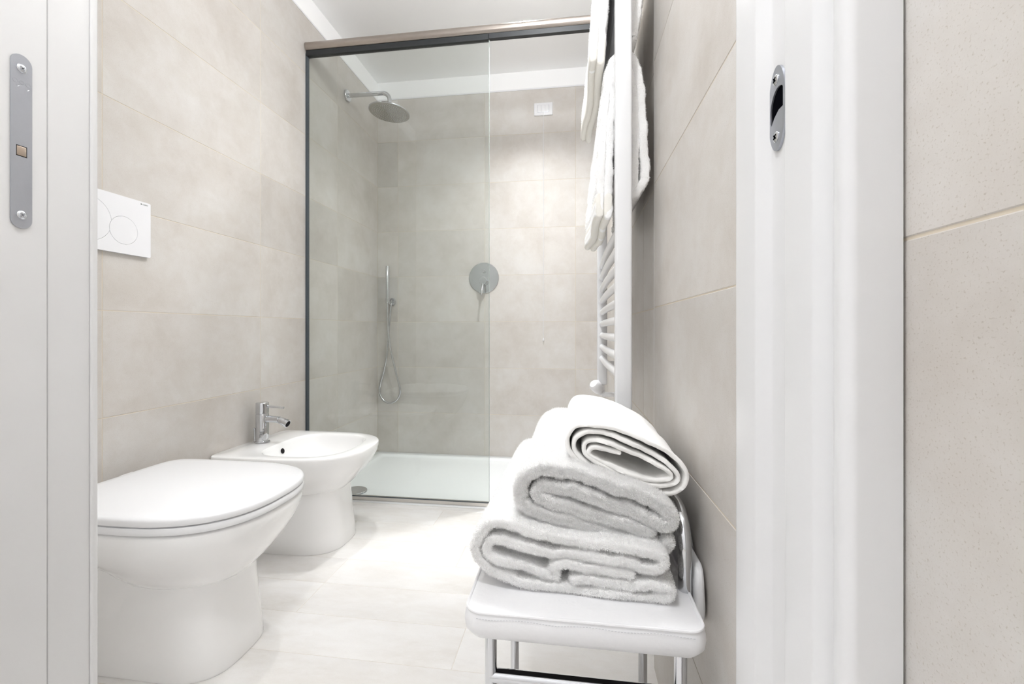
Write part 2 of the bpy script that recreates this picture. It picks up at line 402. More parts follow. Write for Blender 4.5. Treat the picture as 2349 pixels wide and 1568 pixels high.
em.obj('embossed_mark', 'zinc', fp)

tl = struct(B().rbox(-0.640, XJ-0.0006, 0.4160, 0.4590, 0, 2.10, 0.0015, 2).obj('trim_1', 'lacquer'), 'white door jamb strip beside the sliding door', 'trim')
struct(B().rbox(-0.660, XJ+0.0012, 0.4592, 0.4680, 0, 2.13, 0.0030, 3).obj('trim_2', 'lacquer'), 'white door casing on the bathroom side, left', 'trim')
struct(B().rbox(-0.660, XJ-0.001, 0.286, 0.3690, 0, 2.10, 0.003, 2).obj('trim_3', 'lacquer'), 'white door jamb strip on the hallway side', 'trim')

# right jamb: closed profile in plan, far to near
prof = [(0.1985, 0.4740), (0.1700, 0.4740), (0.1662, 0.4712), (0.1650, 0.4660), (0.1650, 0.4235), (0.1658, 0.4212),
        (0.1745, 0.4120), (0.1760, 0.4100), (0.1760, 0.3710), (0.1668, 0.3690), (0.1658, 0.3672), (0.1655, 0.3650),
        (0.1655, 0.3300), (0.1662, 0.3276), (0.1740, 0.3212), (0.1752, 0.3190), (0.1752, 0.3115),
        (0.1985, 0.3115)]
tr = struct(B().prism(prof, 0, 2.10).obj('trim_4', 'lacquer', smooth=True, angle=50), 'white grooved door jamb with an oval strike plate', 'trim')
prof2 = [(0.1984, 0.3112), (0.1708, 0.3112), (0.1690, 0.3095), (0.1675, 0.3040)]+arc(0.1752, 0.3015, 0.0080, 0.0085, 180, 262, 8)+[(0.1984, 0.2925)]
struct(B().prism(prof2, 0, 2.12).obj('trim_5', 'lacquer', smooth=True, angle=50), 'white rounded door casing beside the near tiled wall', 'trim')
B().box(0.1985, 0.1998, 0.2965, 0.474, 0, 2.1).obj('gap_shade_strip', 'gap', tr, False)  # dark strip painted as the shade between casing and tiled wall

def to_strike(a, b, dpt): return (0.1759-dpt, a, b)
cy, cz = 0.4000, 1.0146
N_ = 40
el = [(cy+0.0155*math.cos(2*PI*i/N_), cz+0.0360*math.sin(2*PI*i/N_)) for i in range(N_)]
hook = arc(cy-0.003, cz-.002, 0.0148, 0.0189, 10, 150, 14)+[(cy-0.0120, cz-.003), (cy-0.004, cz-.003), (cy+0.004, cz-.0066), (cy+0.0095, cz-.0117), (cy+0.0110, cz-.0086)]
hook = [(max(min(a, cy+0.0114), cy-0.0114), b) for a, b in hook]
sp = plate_with_holes('strike_plate', el, [hook], to_strike, 0.0022, 'zinc', tr)
sp['label'] = 'oval zinc strike plate with black hook slot'
B().box(0.1750, 0.1755, cy-0.0118, cy+0.0118, cz-.014, cz+.02).obj('strike_slot_shade', 'dark', sp, False)  # dark sheet behind the plate, painted shade of the hook hole
screw(sp, (0.1737, cy+0.0005, cz+.0245), (-1, 0, 0), 0.0046, mat='chrome'); screw(sp, (0.1737, cy, cz-.0245), (-1, 0, 0), 0.0046, mat='chrome')

# ------------------------------------------------------------------ toilet and bidet
def ring(xc, yc, lf, lb, w, nf, nb, z, n=24):
    pts = []
    def quarter(sx, sy, L_, e, rev):
        q = []
        for i in range(n+1):
            a = PI/2*i/n; cx = math.cos(a)**(2/e); sy_ = math.sin(a)**(2/e)
            q.append((xc+sx*L_*cx, yc+sy*w*sy_, z))
        return q[::-1] if rev else q
    pts += quarter(1, 1, lf, nf, False)[:-1]
    pts += quarter(-1, 1, lb, nb, True)[:-1]
    pts += quarter(-1, -1, lb, nb, False)[:-1]
    pts += quarter(1, -1, lf, nf, True)[:-1]
    return pts

TX, TY = -0.98, 1.015
toilet = thing('toilet', 'white ceramic toilet with a closed lid against the left wall', 'toilet', (-1.0, TY, 0))
lv = [(.3835, .194, .243, .300, 2.7, 14), (.3820, .202, .251, .3065, 2.7, 14), (.3760, .2055, .255, .308, 2.7, 14), (.352, .2045, .250, .308, 2.7, 10), (.325, .197, .239, .25, 2.65, 4.5), (.300, .185, .225, .180, 2.6, 3.0),
      (.275, .168, .208, .148, 2.5, 2.6), (.250, .148, .188, .140, 2.4, 2.5), (.225, .125, .165, .120, 2.3, 2.4), (.205, .098, .140, .10, 2.2, 2.3), (.19, .06, .10, .07, 2.1, 2.2)]
B().loft([ring(TX, TY, lf, lb, w, nf, nb, z) for (z, w, lf, lb, nf, nb) in lv]).obj('bowl', 'ceramic', toilet, angle=60)
pv = [(0.0005, .118, .155, .30, 3.2, 12), (.006, .1195, .157, .305, 3.2, 12), (.05, .1185, .152, .308, 3.2, 12), (.12, .116, .145, .308, 3.1, 12), (.19, .115, .139, .308, 3.0, 12), (.24, .115, .137, .308, 3.0, 12), (.30, .115, .13, .308, 3, 12), (.345, .11, .13, .308, 3, 12)]
B().loft([ring(TX, TY, lf, lb, w, nf, nb, z) for (z, w, lf, lb, nf, nb) in pv]).obj('pedestal', 'ceramic', toilet, angle=60)
def dring(ins, z, lf=.258, w=.2085, lb=.26): return ring(TX, TY, lf-ins, lb-ins, w-ins, 2.7, 9, z)
B().loft([dring(.022, .3836), dring(.022, .3868), dring(.001, .3870), dring(0, .3885), dring(0, .3985), dring(.002, .4018), dring(.006, .4030), dring(.022, .4032)]).obj('seat', 'lid', toilet, angle=40)
B().loft([dring(.022, .4033), dring(.022, .4058), dring(.001, .4060), dring(0, .4075), dring(0, .4170), dring(.002, .4205), dring(.006, .4228), dring(.012, .4240), dring(.03, .4249), dring(.09, .4256), dring(.16, .4258)]).obj('lid', 'lid', toilet, angle=40)
for sy in (-1, 1): B().lathe([(.010, -.018), (.012, -.016), (.012, .016), (.010, .018)], (-1.262, TY+sy*.075, .402), (0, 1, 0), 20).obj('hinge', 'plastic', toilet)

BX, BY = -1.06, 1.605
bidet = thing('bidet', 'white ceramic bidet with a chrome mixer tap, beside the shower screen', 'bidet', (-1.06, BY, 0))
RZ = .375
lv = [(RZ-.003, .2135, .2870, .229, 2.7, 16), (RZ-.010, .2150, .2885, .2295, 2.7, 16), (RZ-.035, .213, .283, .2295, 2.7, 10), (RZ-.065, .204, .268, .22, 2.65, 5), (RZ-.09, .191, .250, .19, 2.6, 3.4),
      (RZ-.115, .172, .228, .16, 2.5, 2.8), (RZ-.14, .150, .204, .14, 2.4, 2.5), (RZ-.165, .122, .176, .12, 2.3, 2.4), (RZ-.185, .09, .145, .10, 2.2, 2.3), (RZ-.195, .05, .09, .07, 2.1, 2.2)]
top = [ring(BX, BY, .2830, .2265, .2095, 2.7, 16, RZ-.0004), ring(BX, BY, .2860, .2285, .2125, 2.7, 16, RZ-.0015)]
inn = []
IX = -0.995
for (z, ins) in ((RZ-.0002, 0), (RZ-.001, .003), (RZ-.004, .0065), (RZ-.012, .0095), (RZ-.04, .014), (RZ-.075, .026), (RZ-.105, .048), (RZ-.125, .08), (RZ-.132, .115)):
    inn.append(ring(IX, BY, .170-ins, .163-ins*0.85, .176-ins, 2.6, 3.6, z))
B().loft(inn[::-1]+top+[ring(BX, BY, lf, lb, w, nf, nb, z) for (z, w, lf, lb, nf, nb) in lv]).obj('basin', 'ceramic', bidet, angle=75)
pv = [(0.0005, .132, .196, .222, 3.0, 12), (.006, .1335, .198, .2285, 3.0, 12), (.05, .132, .194, .229, 3.0, 12), (.11, .129, .187, .229, 3, 12), (.18, .127, .180, .229, 3, 12), (.24, .127, .178, .229, 3, 12), (.242, .12, .17, .22, 3, 12)]
B().loft([ring(BX, BY, lf, lb, w, nf, nb, z) for (z, w, lf, lb, nf, nb) in pv]).obj('pedestal', 'ceramic', bidet, angle=60)
B().lathe([(.0105, 0), (.0105, .0012), (.008, .0016)], (-1.1462, BY, .342), (.97, 0, .24), 24).obj('overflow_shade_disc', 'gap', bidet)  # flat dark disc paints the shade of the overflow opening
B().lathe([(.022, 0), (.024, .002), (.018, .005), (.0005, .006)], (IX, BY, RZ-.1325), (0, 0, 1), 24).obj('waste_plug', 'chrome', bidet)
tap = thing('mixer_tap', 'chrome single-lever mixer tap standing on the bidet', 'tap', (-1.235, BY, RZ))
FX = -1.235
B().lathe([(.0265, 0), (.0285, .0015), (.0285, .004), (.0255, .006), (.0240, .007), (.0240, .112), (.0232, .1135)], (FX, BY, RZ), n=36).obj('body', 'chrome', tap, angle=30)
cp = B().lathe([(.0222, .1135), (.0222, .1160), (.0240, .1172), (.0240, .157), (.0225, .1595), (.0005, .1600)], (FX, BY, RZ), n=36).obj('cap', 'chrome', tap, angle=30)
B().tube([(FX+.018, BY, RZ+.1445), (FX+.0300, BY, RZ+.1440), (FX+.094, BY, RZ+.1400)], [.0055, .0048, .0045], 14).obj('lever', 'chrome', cp)
B().tube([(FX+.010, BY, RZ+.093), (FX+.03, BY, RZ+.094), (FX+.074, BY, RZ+.092)], [.0135, .0135, .013], 20).obj('spout', 'chrome', tap)
nz = B().tube([(FX+.072, BY, RZ+.093), (FX+.083, BY, RZ+.088), (FX+.1, BY, RZ+.081), (FX+.1005, BY, RZ+.0805), (FX+.112, BY, RZ+.0755)], [.010, .0145, .0145, .0160, .0155], 20).obj('nozzle', 'chrome', tap)
B().tube([(FX+.1118, BY, RZ+.0756), (FX+.1128, BY, RZ+.0752)], .0125, 20).obj('aerator', 'gap', nz)
B().tube([(FX-.034, BY, RZ), (FX-.034, BY, RZ+.045), (FX-.036, BY, RZ+.055)], [.003, .003, .005], 10).obj('popup_rod', 'chrome', tap)

# ------------------------------------------------------------------ flush plate
fpX = XL+0.0112
plate = thing('flush_plate', 'white dual-flush plate with two round buttons on the left wall', 'flush plate', (XL, 1.052, 1.128))
def fto(a, b, dpt): return (XL+0.0004+dpt, a, b)
y0, y1, z0, z1 = 0.929, 1.175, 1.046, 1.211
r = .004
rect = arc(y1-r, z1-r, r, r, 0, 90, 4)+arc(y0+r, z1-r, r, r, 90, 180, 4)+arc(y0+r, z0+r, r, r, 180, 270, 4)+arc(y1-r, z0+r, r, r, 270, 360, 4)
cS, rS, cB, rB = (1.0945, 1.113), .0395, (1.000, 1.128), .0600
# union outline of two overlapping buttons
def circ(c, r, n=96): return [(c[0]+r*math.cos(2*PI*i/n), c[1]+r*math.sin(2*PI*i/n)) for i in range(n)]
dd = math.dist(cS, cB); ax_ = math.atan2(cB[1]-cS[1], cB[0]-cS[0])
aS = math.acos((dd*dd+rS*rS-rB*rB)/(2*dd*rS)); aB = math.acos((dd*dd+rB*rB-rS*rS)/(2*dd*rB))
def uni(rs, rb):
    aS = math.acos((dd*dd+rs*rs-rb*rb)/(2*dd*rs)); aB = math.acos((dd*dd+rb*rb-rs*rs)/(2*dd*rb))
    lo = [(cS[0]+rs*math.cos(ax_+aS+(2*PI-2*aS)*i/60), cS[1]+rs*math.sin(ax_+aS+(2*PI-2*aS)*i/60)) for i in range(61)]
    lo += [(cB[0]+rb*math.cos(ax_+PI+aB+(2*PI-2*aB)*i/70), cB[1]+rb*math.sin(ax_+PI+aB+(2*PI-2*aB)*i/70)) for i in range(1, 70)]
    return lo
g_ = .0007
pb = plate_with_holes('plate', rect, [uni(rS+g_, rB+g_)], fto, 0.0105, 'plastic', plate)
plate_with_holes('small_button', circ(cS, rS), [], fto, 0.0106, 'plastic', plate)
bg = [(cB[0]+rB*math.cos(ax_+PI+aB+(2*PI-2*aB)*i/70), cB[1]+rB*math.sin(ax_+PI+aB+(2*PI-2*aB)*i/70)) for i in range(0, 71)]
a0 = math.atan2(bg[-1][1]-cS[1], bg[-1][0]-cS[0]); a1 = math.atan2(bg[0][1]-cS[1], bg[0][0]-cS[0])
a0 %= 2*PI; a1 %= 2*PI
bg += [(cS[0]+(rS+g_)*math.cos(a0+(a1-a0)*i/20), cS[1]+(rS+g_)*math.sin(a0+(a1-a0)*i/20)) for i in range(1, 20)]
plate_with_holes('large_button', bg, [], fto, 0.0104, 'plastic', plate)
B().box(XL+.0003, XL+.004, 0.935, 1.14, 1.06, 1.195).obj('backing', 'print', plate, False)
tx = bpy.data.curves.new('maker_mark', 'FONT'); tx.body = '\u25a0 GEBERIT'; tx.size = .0048; tx.extrude = .0001; tx.align_x = 'LEFT'
to = bpy.data.objects.new('maker_mark', tx); C.objects.link(to)
bpy.context.view_layer.update()
dg = bpy.context.evaluated_depsgraph_get(); tm = bpy.data.meshes.new_from_object(to.evaluated_get(dg)); bpy.data.objects.remove(to)
tm.transform(Matrix(((0, 0, 1, XL+.0110), (1, 0, 0, 1.1435), (0, 1, 0, 1.2015), (0, 0, 0, 1))))
fin('maker_mark', tm, 'print', plate, False)

# ------------------------------------------------------------------ shower
GX1 = -0.378
scr = thing('shower_screen', 'fixed clear glass shower screen under a brushed nickel rail', 'shower screen', (-0.83, YG, 0.03))
gp = B().rbox(XL+.004, GX1, YG-.004, YG+.004, .028, 2.185, .0008, 2).obj('glass_pane', 'glass', scr, False)
B().box(GX1, GX1+.0012, YG-.004, YG+.004, .029, 2.163).obj('polished_edge', 'edge', gp, False)
gp['label'] = 'clear greenish glass pane'
B().box(XL+.0005, XL+.0095, YG-.009, YG+.009, .03, 2.178).obj('wall_profile', 'seal', scr, False)
rl = B().lathe([(.019, 0), (.022, .001), (.022, XR2-XL-.004), (.019, XR2-XL-.003)], (XL+.0015, YG, 2.212), (1, 0, 0), 28).obj('top_rail', 'satin', scr, angle=30)
B().box(XL+.005, GX1+.0, YG-.011, YG+.011, 2.164, 2.190).obj('rail_gasket', 'black', rl, False)
B().box(GX1+.002, XR2-.004, YG-.0105, YG+.0105, 2.168, 2.191).obj('rail_gasket', 'black', rl, False)
btk = B().box(XL+.006, GX1, YG-.013, YG+.010, .0135, .0285).obj('bottom_track', 'steel', scr, False)
B().box(XL+.006, GX1, YG-.0125, YG-.0045, .0286, .0305).obj('track_seal', 'seal', btk, False)

ty0, ty1 = 1.974, YB-.002
TRZ = .013
tray = thing('shower_tray', 'low white rectangular shower tray behind the glass', 'shower tray', (-.54, 2.37, 0))
def rrect(x0, x1, y0, y1, r, z, n=6):
    p = []
    for (cx, cy, a) in ((x1-r, y1-r, 0), (x0+r, y1-r, 90), (x0+r, y0+r, 180), (x1-r, y0+r, 270)):
        p += [(q[0], q[1], z) for q in arc(cx, cy, r, r, a, a+90, n)]
    return p
x0, x1 = XL+.001, XR2-.002
B().loft([rrect(x0+.14, x1-.14, ty0+.16, ty1-.14, .03, TRZ-.012), rrect(x0+.085, x1-.085, ty0+.085, ty1-.085, .025, TRZ-.0085), rrect(x0+.068, x1-.068, ty0+.066, ty1-.068, .02, TRZ-.0065), rrect(x0+.060, x1-.060, ty0+.058, ty1-.060, .018, TRZ-.001), rrect(x0+.056, x1-.056, ty0+.054, ty1-.056, .016, TRZ),
          rrect(x0+.003, x1-.003, ty0+.003, ty1-.003, .006, TRZ), rrect(x0, x1, ty0, ty1, .006, TRZ-.003), rrect(x0, x1, ty0, ty1, .006, .0)]).obj('basin', 'tray', tray, angle=50)
B().lathe([(.058, 0), (.060, .003), (.056, .006), (.0005, .0085)], (-1.095, 2.095, TRZ-.0085), n=40).obj('drain_cover', 'chrome', tray, angle=30)

SHY, SHZ = 2.37, 2.180
sh = thing('overhead_shower', 'chrome round rain shower head on a wall arm', 'shower head', (XL, SHY, SHZ))
B().lathe([(.033, 0), (.033, .009), (.030, .012), (.0005, .0121)], (XL+.0005, SHY, SHZ), (1, 0, 0), 36).obj('wall_flange', 'chrome', sh, angle=30)
HX = -1.028
path = [(XL+.010, SHY, SHZ), (HX-.045, SHY, SHZ)]+[(HX-.045+.045*math.sin(a), SHY, SHZ-.045*(1-math.cos(a))) for a in [PI/2*i/8 for i in range(1, 9)]]+[(HX, SHY, SHZ-.100)]
B().tube(path, .0118, 20).obj('arm', 'chrome', sh)
HZ = SHZ-.096
HT = Matrix.Translation((HX, SHY, HZ)) @ Matrix.Rotation(.0745, 4, 'Y') @ Matrix.Rotation(-.034, 4, 'X') @ Matrix.Translation((-HX, -SHY, -HZ))
head = B().lathe([(.014, 0), (.014, -.007), (.03, -.0085), (.095, -.0115), (.112, -.014), (.1145, -.0155), (.1145, -.0195), (.112, -.021)], (HX, SHY, HZ), (0, 0, 1), 56).obj('head', 'chrome', sh, angle=25)
sface = B().lathe([(.1115, -.0211), (.108, -.0218), (.0005, -.0219)], (HX, SHY, HZ), (0, 0, 1), 56).obj('spray_face', 'headface', head, angle=30)
nb_ = B()
for k in range(1, 9):
    for i in range(6*k):
        a = 2*PI*i/(6*k)+k*.3
        nb_.lathe([(.0016, 0), (.0013, -.0018)], (HX+.0118*k*math.cos(a), SHY+.0118*k*math.sin(a), HZ-.0219), n=6)
no = nb_.obj('nozzles', 'nozzle', head); no['kind'] = 'stuff'
for q in (head, sface, no): q.data.transform(HT)

hs = thing('hand_shower', 'slim chrome hand shower with a looped metal hose on the back wall', 'hand shower', (-1.2, YB, 1.02))
B().lathe([(.026, 0), (.026, .006), (.024, .009), (.0005, .0091)], (-1.185, YB-.0005, 1.014), (0, -1, 0), 32).obj('wall_flange', 'chrome', hs, angle=30)
B().tube([(-1.185, YB-.008, 1.014), (-1.19, YB-.035, 1.016)], .010, 16).lathe([(.0125, -.016), (.0145, -.014), (.0145, .014), (.0125, .016)], (-1.1985, YB-.048, 1.020), (0, 0, 1), 20).obj('holder', 'chrome', hs, angle=40)
B().tube([(-1.1985, YB-.048, 1.000), (-1.1985, YB-.048, 1.030), (-1.1985, YB-.048, 1.242), (-1.1985, YB-.048, 1.246)], [.010, .0115, .0125, .0115], 20).obj('wand', 'chrome', hs)
hp = [(-1.1985, YB-.048, 1.000), (-1.198, YB-.048, .94), (-1.197, YB-.045, .85), (-1.190, YB-.042, .76), (-1.172, YB-.040, .66), (-1.148, YB-.038, .56), (-1.125, YB-.036, .47), (-1.1175, YB-.034, .43), (-1.126, YB-.030, .39), (-1.152, YB-.027, .358), (-1.193, YB-.025, .343), (-1.233, YB-.023, .356), (-1.260, YB-.021, .392), (-1.267, YB-.020, .43), (-1.258, YB-.020, .48), (-1.237, YB-.022, .55), (-1.216, YB-.026, .64), (-1.205, YB-.028, .74), (-1.198, YB-.026, .84), (-1.191, YB-.024, .93), (-1.187, YB-.020, .985), (-1.186, YB-.016, 1.005)]
def catmull(P, k=6):
    P = [Vector(p) for p in P]; out = []
    for i in range(len(P)-1):
        a, b, c, d = P[max(i-1, 0)], P[i], P[i+1], P[min(i+2, len(P)-1)]
        for j in range(k):
            t = j/k; out.append(0.5*((2*b)+(c-a)*t+(2*a-5*b+4*c-d)*t*t+(3*b-a-3*c+d)*t**3))
    out.append(P[-1]); return out
hq = catmull(hp, 14)
B().tube(hq, [.0063+(.0005 if i % 2 else 0) for i in range(len(hq))], 10).obj('hose', 'chrome', hs)

va = thing('shower_valve', 'round chrome shower mixer plate with a lever on the back wall', 'shower valve', (-.5625, YB, 1.164))
B().lathe([(.0985, 0), (.0985, .0035), (.0965, .005), (.0005, .0052)], (-.5625, YB-.0004, 1.164), (0, -1, 0), 64).obj('wall_plate', 'chrome', va, angle=30)
B().lathe([(.0125, 0), (.0125, .022), (.0115, .024), (.0005, .0245)], (-.5625, YB-.005, 1.2065), (0, -1, 0), 24).obj('diverter_knob', 'chrome', va, angle=30)
vk = B().lathe([(.026, 0), (.026, .042), (.0245, .044), (.0005, .0445)], (-.5625, YB-.005, 1.142), (0, -1, 0), 32).obj('handle_hub', 'chrome', va, angle=30)
B().tube([(-.5625, YB-.040, 1.125), (-.5635, YB-.062, 1.085), (-.565, YB-.070, 1.05)], [.0075, .0065, .006], 14).obj('lever', 'chrome', vk)

sw = thing('pull_cord_switch', 'white rectangular switch plate with a hanging pull cord', 'switch', (-.1775, YB, 2.229))
B().rbox(-.2365, -.1185, YB-.0095, YB-.0004, 2.189, 2.269, .0032, 3).obj('cover_plate', 'plastic', sw)
B().rbox(-.2155, -.1400, YB-.0105, YB-.004, 2.2075, 2.2540, .001, 2).obj('inner_frame', 'zinc', sw)
for k in range(3):
    B().rbox(-.2140+k*.0243, -.2140+(k+1)*.0243-.0006, YB-.0128, YB-.006, 2.2090, 2.2525, .001, 2).obj('rocker', 'plastic', sw)
B().tube([(-.1765, YB-.011, 2.212), (-.1765, YB-.013, 2.19), (-.1765, YB-.008, 1.5), (-.1765, YB-.006, .775)], .0014, 8).obj('pull_cord', 'plastic', sw)
B().lathe([(.0015, .022), (.004, .018), (.005, .006), (.003, 0)], (-.1765, YB-.007, .755), n=12).obj('cord_pull', 'plastic', sw)

# ------------------------------------------------------------------ towel radiator
rad = thing('towel_radiator', 'white ladder towel radiator on the right wall', 'radiator', (.12, 1.40, .62))
RX0, RX1 = .1005, .1385
for (ya, yb) in ((1.030, 1.062), (1.735, 1.770)):
    B().rbox(RX0, RX1, ya, yb, .612, 1.86, .0055, 3).obj('post', 'enamel', rad)
zs = [.716+.0445*k for k in range(9)]+[1.217+.0445*k for k in range(6)]+[1.60+.0445*k for k in range(6)]
for z in zs:
    pts = [(.1195-.006*math.sin(PI*i/10), 1.056+(1.740-1.056)*i/10, z) for i in range(11)]
    B().tube(pts, .0112, 16).obj('bar', 'enamel', rad)
for (y, z) in ((1.69, .694), (1.69, 1.75)):
    B().rbox(.130, XR2-.0008, y-.014, y+.014, z-.014, z+.014, .003, 2).obj('bracket', 'enamel', rad)
for ya in (1.7525,):
    B().tube([(.1195, ya, .614), (.1195, ya, .585), (.1195, ya, .57)], [.011, .011, .014], 16).tube([(.1195, ya, .572), (.160, ya, .572), (XR2-.004, ya, .572)], [.011, .009, .009], 16).obj('valve', 'enamel', rad)
hd = B().lathe([(.012, 0), (.017, .004), (.0215, .012), (.0235, .030), (.0225, .044), (.016, .052), (.0005, .054)], (.113, 1.7525, .585), (-.55, -.55, .63), 24).obj('thermostat_head', 'plastic', rad)

# ------------------------------------------------------------------ towels
def smooth_path(P, step):
    q = catmull([(a, 0, b) for a, b in P], 10); L = [0]
    for i in range(1, len(q)): L.append(L[-1]+(q[i]-q[i-1]).length)
    n = max(8, int(L[-1]/step)); out = []; j = 0
    for i in range(n+1):
        t = L[-1]*i/n
        while j < len(q)-2 and L[j+1] < t: j += 1
        f = (t-L[j])/max(1e-9, L[j+1]-L[j]); p = q[j].lerp(q[j+1], min(1, max(0, f))); out.append((p.x, p.z))
    return np.array(out)
def ribbon(P, th, y0, y1, ny, xform, taper=0.0025, step=.006, wob=.0012, seed=0, roundlen=.006):
    """thick folded sheet: path in XZ, swept along Y; returns verts (nprof x ny) and faces"""
    rng = np.random.RandomState(seed)
    c = smooth_path(P, step); n = len(c)
    t = np.gradient(c, axis=0); t /= np.linalg.norm(t, axis=1)[:, None]; nm = np.stack([-t[:, 1], t[:, 0]], 1)
    ph = rng.rand(8)*6.28; s = np.arange(n)*step
    w = wob*(np.sin(s*75+ph[0])+.7*np.sin(s*143+ph[1])+.6*np.sin(s*290+ph[2]))
    h = np.full(n, th/2)
    a = c+nm*(h+w)[:, None]; b = c-nm*(h-w*.6)[:, None]
    capn = 3; e0 = []; e1 = []
    for k in range(1, capn+1):
        an = PI*k/(capn+1)
        e1.append(c[-1]+nm[-1]*h[-1]*math.cos(an)+t[-1]*h[-1]*math.sin(an))
        e0.append(c[0]-nm[0]*h[0]*math.cos(an)-t[0]*h[0]*math.sin(an))
    loop = np.vstack([a, np.array(e1), b[::-1], np.array(e0)]); cen = np.vstack([c, np.repeat(c[-1:], capn, 0), c[::-1], np.repeat(c[:1], capn, 0)])
    m = len(loop); vs = []
    us = np.linspace(0, 1, ny)
    ys = [(0.0, .62), (.0012, .86), (.004, 1.0)]
    rows = [(y0+d, k) for d, k in ys]+[(y0+.004+(y1-y0-.008)*u, 1.0) for u in us[1:-1]]+[(y1-.004, 1.0), (y1-.0012, .86), (y1, .62)]
    for (y, k) in rows:
        p = cen+(loop-cen)*k
        wv = .0015*np.sin(y*60+ph[3]+s[0])+.0012*np.sin(y*133+ph[4])
        f = (y-y0)/(y1-y0); x, yy, z = xform(p[:, 0], y, p[:, 1], f)
        jit = .0016*np.sin(np.arange(m)*.31+ph[5])*(1 if k < 1 else 0)
        vs.append(np.stack([x, np.full(m, 0)+yy+jit*1.0, z+wv], 1))
    V = np.vstack(vs); R = len(rows); F = []
    for i in range(R-1):
        for k in range(m):
            k2 = (k+1) % m; F.append((i*m+k, i*m+k2, (i+1)*m+k2, (i+1)*m+k))
    # end faces: quads between the two sides
    na = n
    for i, base in ((0, 0), (R-1, (R-1)*m)):
        for k in range(n-1):
            F.append((base+k, base+k+1, base+na+capn+(n-2-k), base+na+capn+(n-1-k)))
        F.append(tuple(base+q for q in [n-1]+[n+j for j in range(capn)]+[n+capn]))
        F.append(tuple(base+q for q in [2*n+capn-1]+[2*n+capn+j for j in range(capn)]+[0]))
    return V, F
def pile(name, o, count, length, width, parent, seed, accept=None):
    """short terry loops standing on the towel surface"""
    rng = np.random.RandomState(seed); me = o.data; me.calc_loop_triangles()
    co = np.empty(len(me.vertices)*3); me.vertices.foreach_get('co', co); co = co.reshape(-1, 3)
    tr_ = np.empty(len(me.loop_triangles)*3, int); me.loop_triangles.foreach_get('vertices', tr_); tr_ = tr_.reshape(-1, 3)
    A, Bv, Cv = co[tr_[:, 0]], co[tr_[:, 1]], co[tr_[:, 2]]
    nr = np.cross(Bv-A, Cv-A); ar = np.linalg.norm(nr, axis=1)/2; nr = nr/np.maximum(1e-12, 2*ar)[:, None]
    cen = (A+Bv+Cv)/3
    wgt = ar.copy()
    if accept is not None: wgt *= accept(cen, nr)
    idx = rng.choice(len(wgt), count, p=wgt/wgt.sum())
    r1 = np.sqrt(rng.rand(count)); r2 = rng.rand(count)
    p = A[idx]*(1-r1)[:, None]+Bv[idx]*(r1*(1-r2))[:, None]+Cv[idx]*(r1*r2)[:, None]
    n = nr[idx]
    d = n+rng.normal(size=(count, 3))*.45; d /= np.linalg.norm(d, axis=1)[:, None]
    side = np.cross(d, rng.normal(size=(count, 3))); side /= np.maximum(1e-9, np.linalg.norm(side, axis=1))[:, None]
    L_ = length*(.55+.75*rng.rand(count)); w = width*(.7+.6*rng.rand(count))
    p = p-n*.0008
    bend = rng.normal(size=(count, 3))*.35; 
    mid = p+d*(L_*.6)[:, None]; tip = mid+(d+bend)*(L_*.45)[:, None]
    V = np.empty((count*4, 3)); V[0::4] = p-side*(w/2)[:, None]; V[1::4] = p+side*(w/2)[:, None]; V[2::4] = mid+side*(w/2.4)[:, None]; V[3::4] = tip
    k = np.arange(count)*4
    T = np.empty((count*2, 3), int); T[0::2] = np.stack([k, k+1, k+2], 1); T[1::2] = np.stack([k, k+2, k+3], 1)
    m2 = bpy.data.meshes.new(name); m2.vertices.add(len(V)); m2.vertices.foreach_set('co', V.ravel())
    m2.loops.add(len(T)*3); m2.loops.foreach_set('vertex_index', T.ravel())
    m2.polygons.add(len(T)); m2.polygons.foreach_set('loop_start', np.arange(len(T))*3); m2.polygons.foreach_set('loop_total', np.full(len(T), 3))
    m2.update(calc_edges=True); m2.materials.append(M['pile'])
    q = bpy.data.objects.new(name, m2); q['kind'] = 'stuff'
    return link(q, parent)
def towel(name, label, loc, P, th, y0, y1, xform, mat='terry', npile=0, plen=.0035, pw=.0007, seed=1, group=None, accept=None, wob=.0012, extra=None, ny=14, step=.006):
    t = thing(name, label, 'towel', loc, group)
    V, F = ribbon(P, th, y0, y1, ny, xform, seed=seed, wob=wob, step=step)
    o = mesh('cloth', V, F, mat, t, True, 80)
    if npile: pile('terry_pile', o, npile, plen, pw, t, seed, accept)
    return t

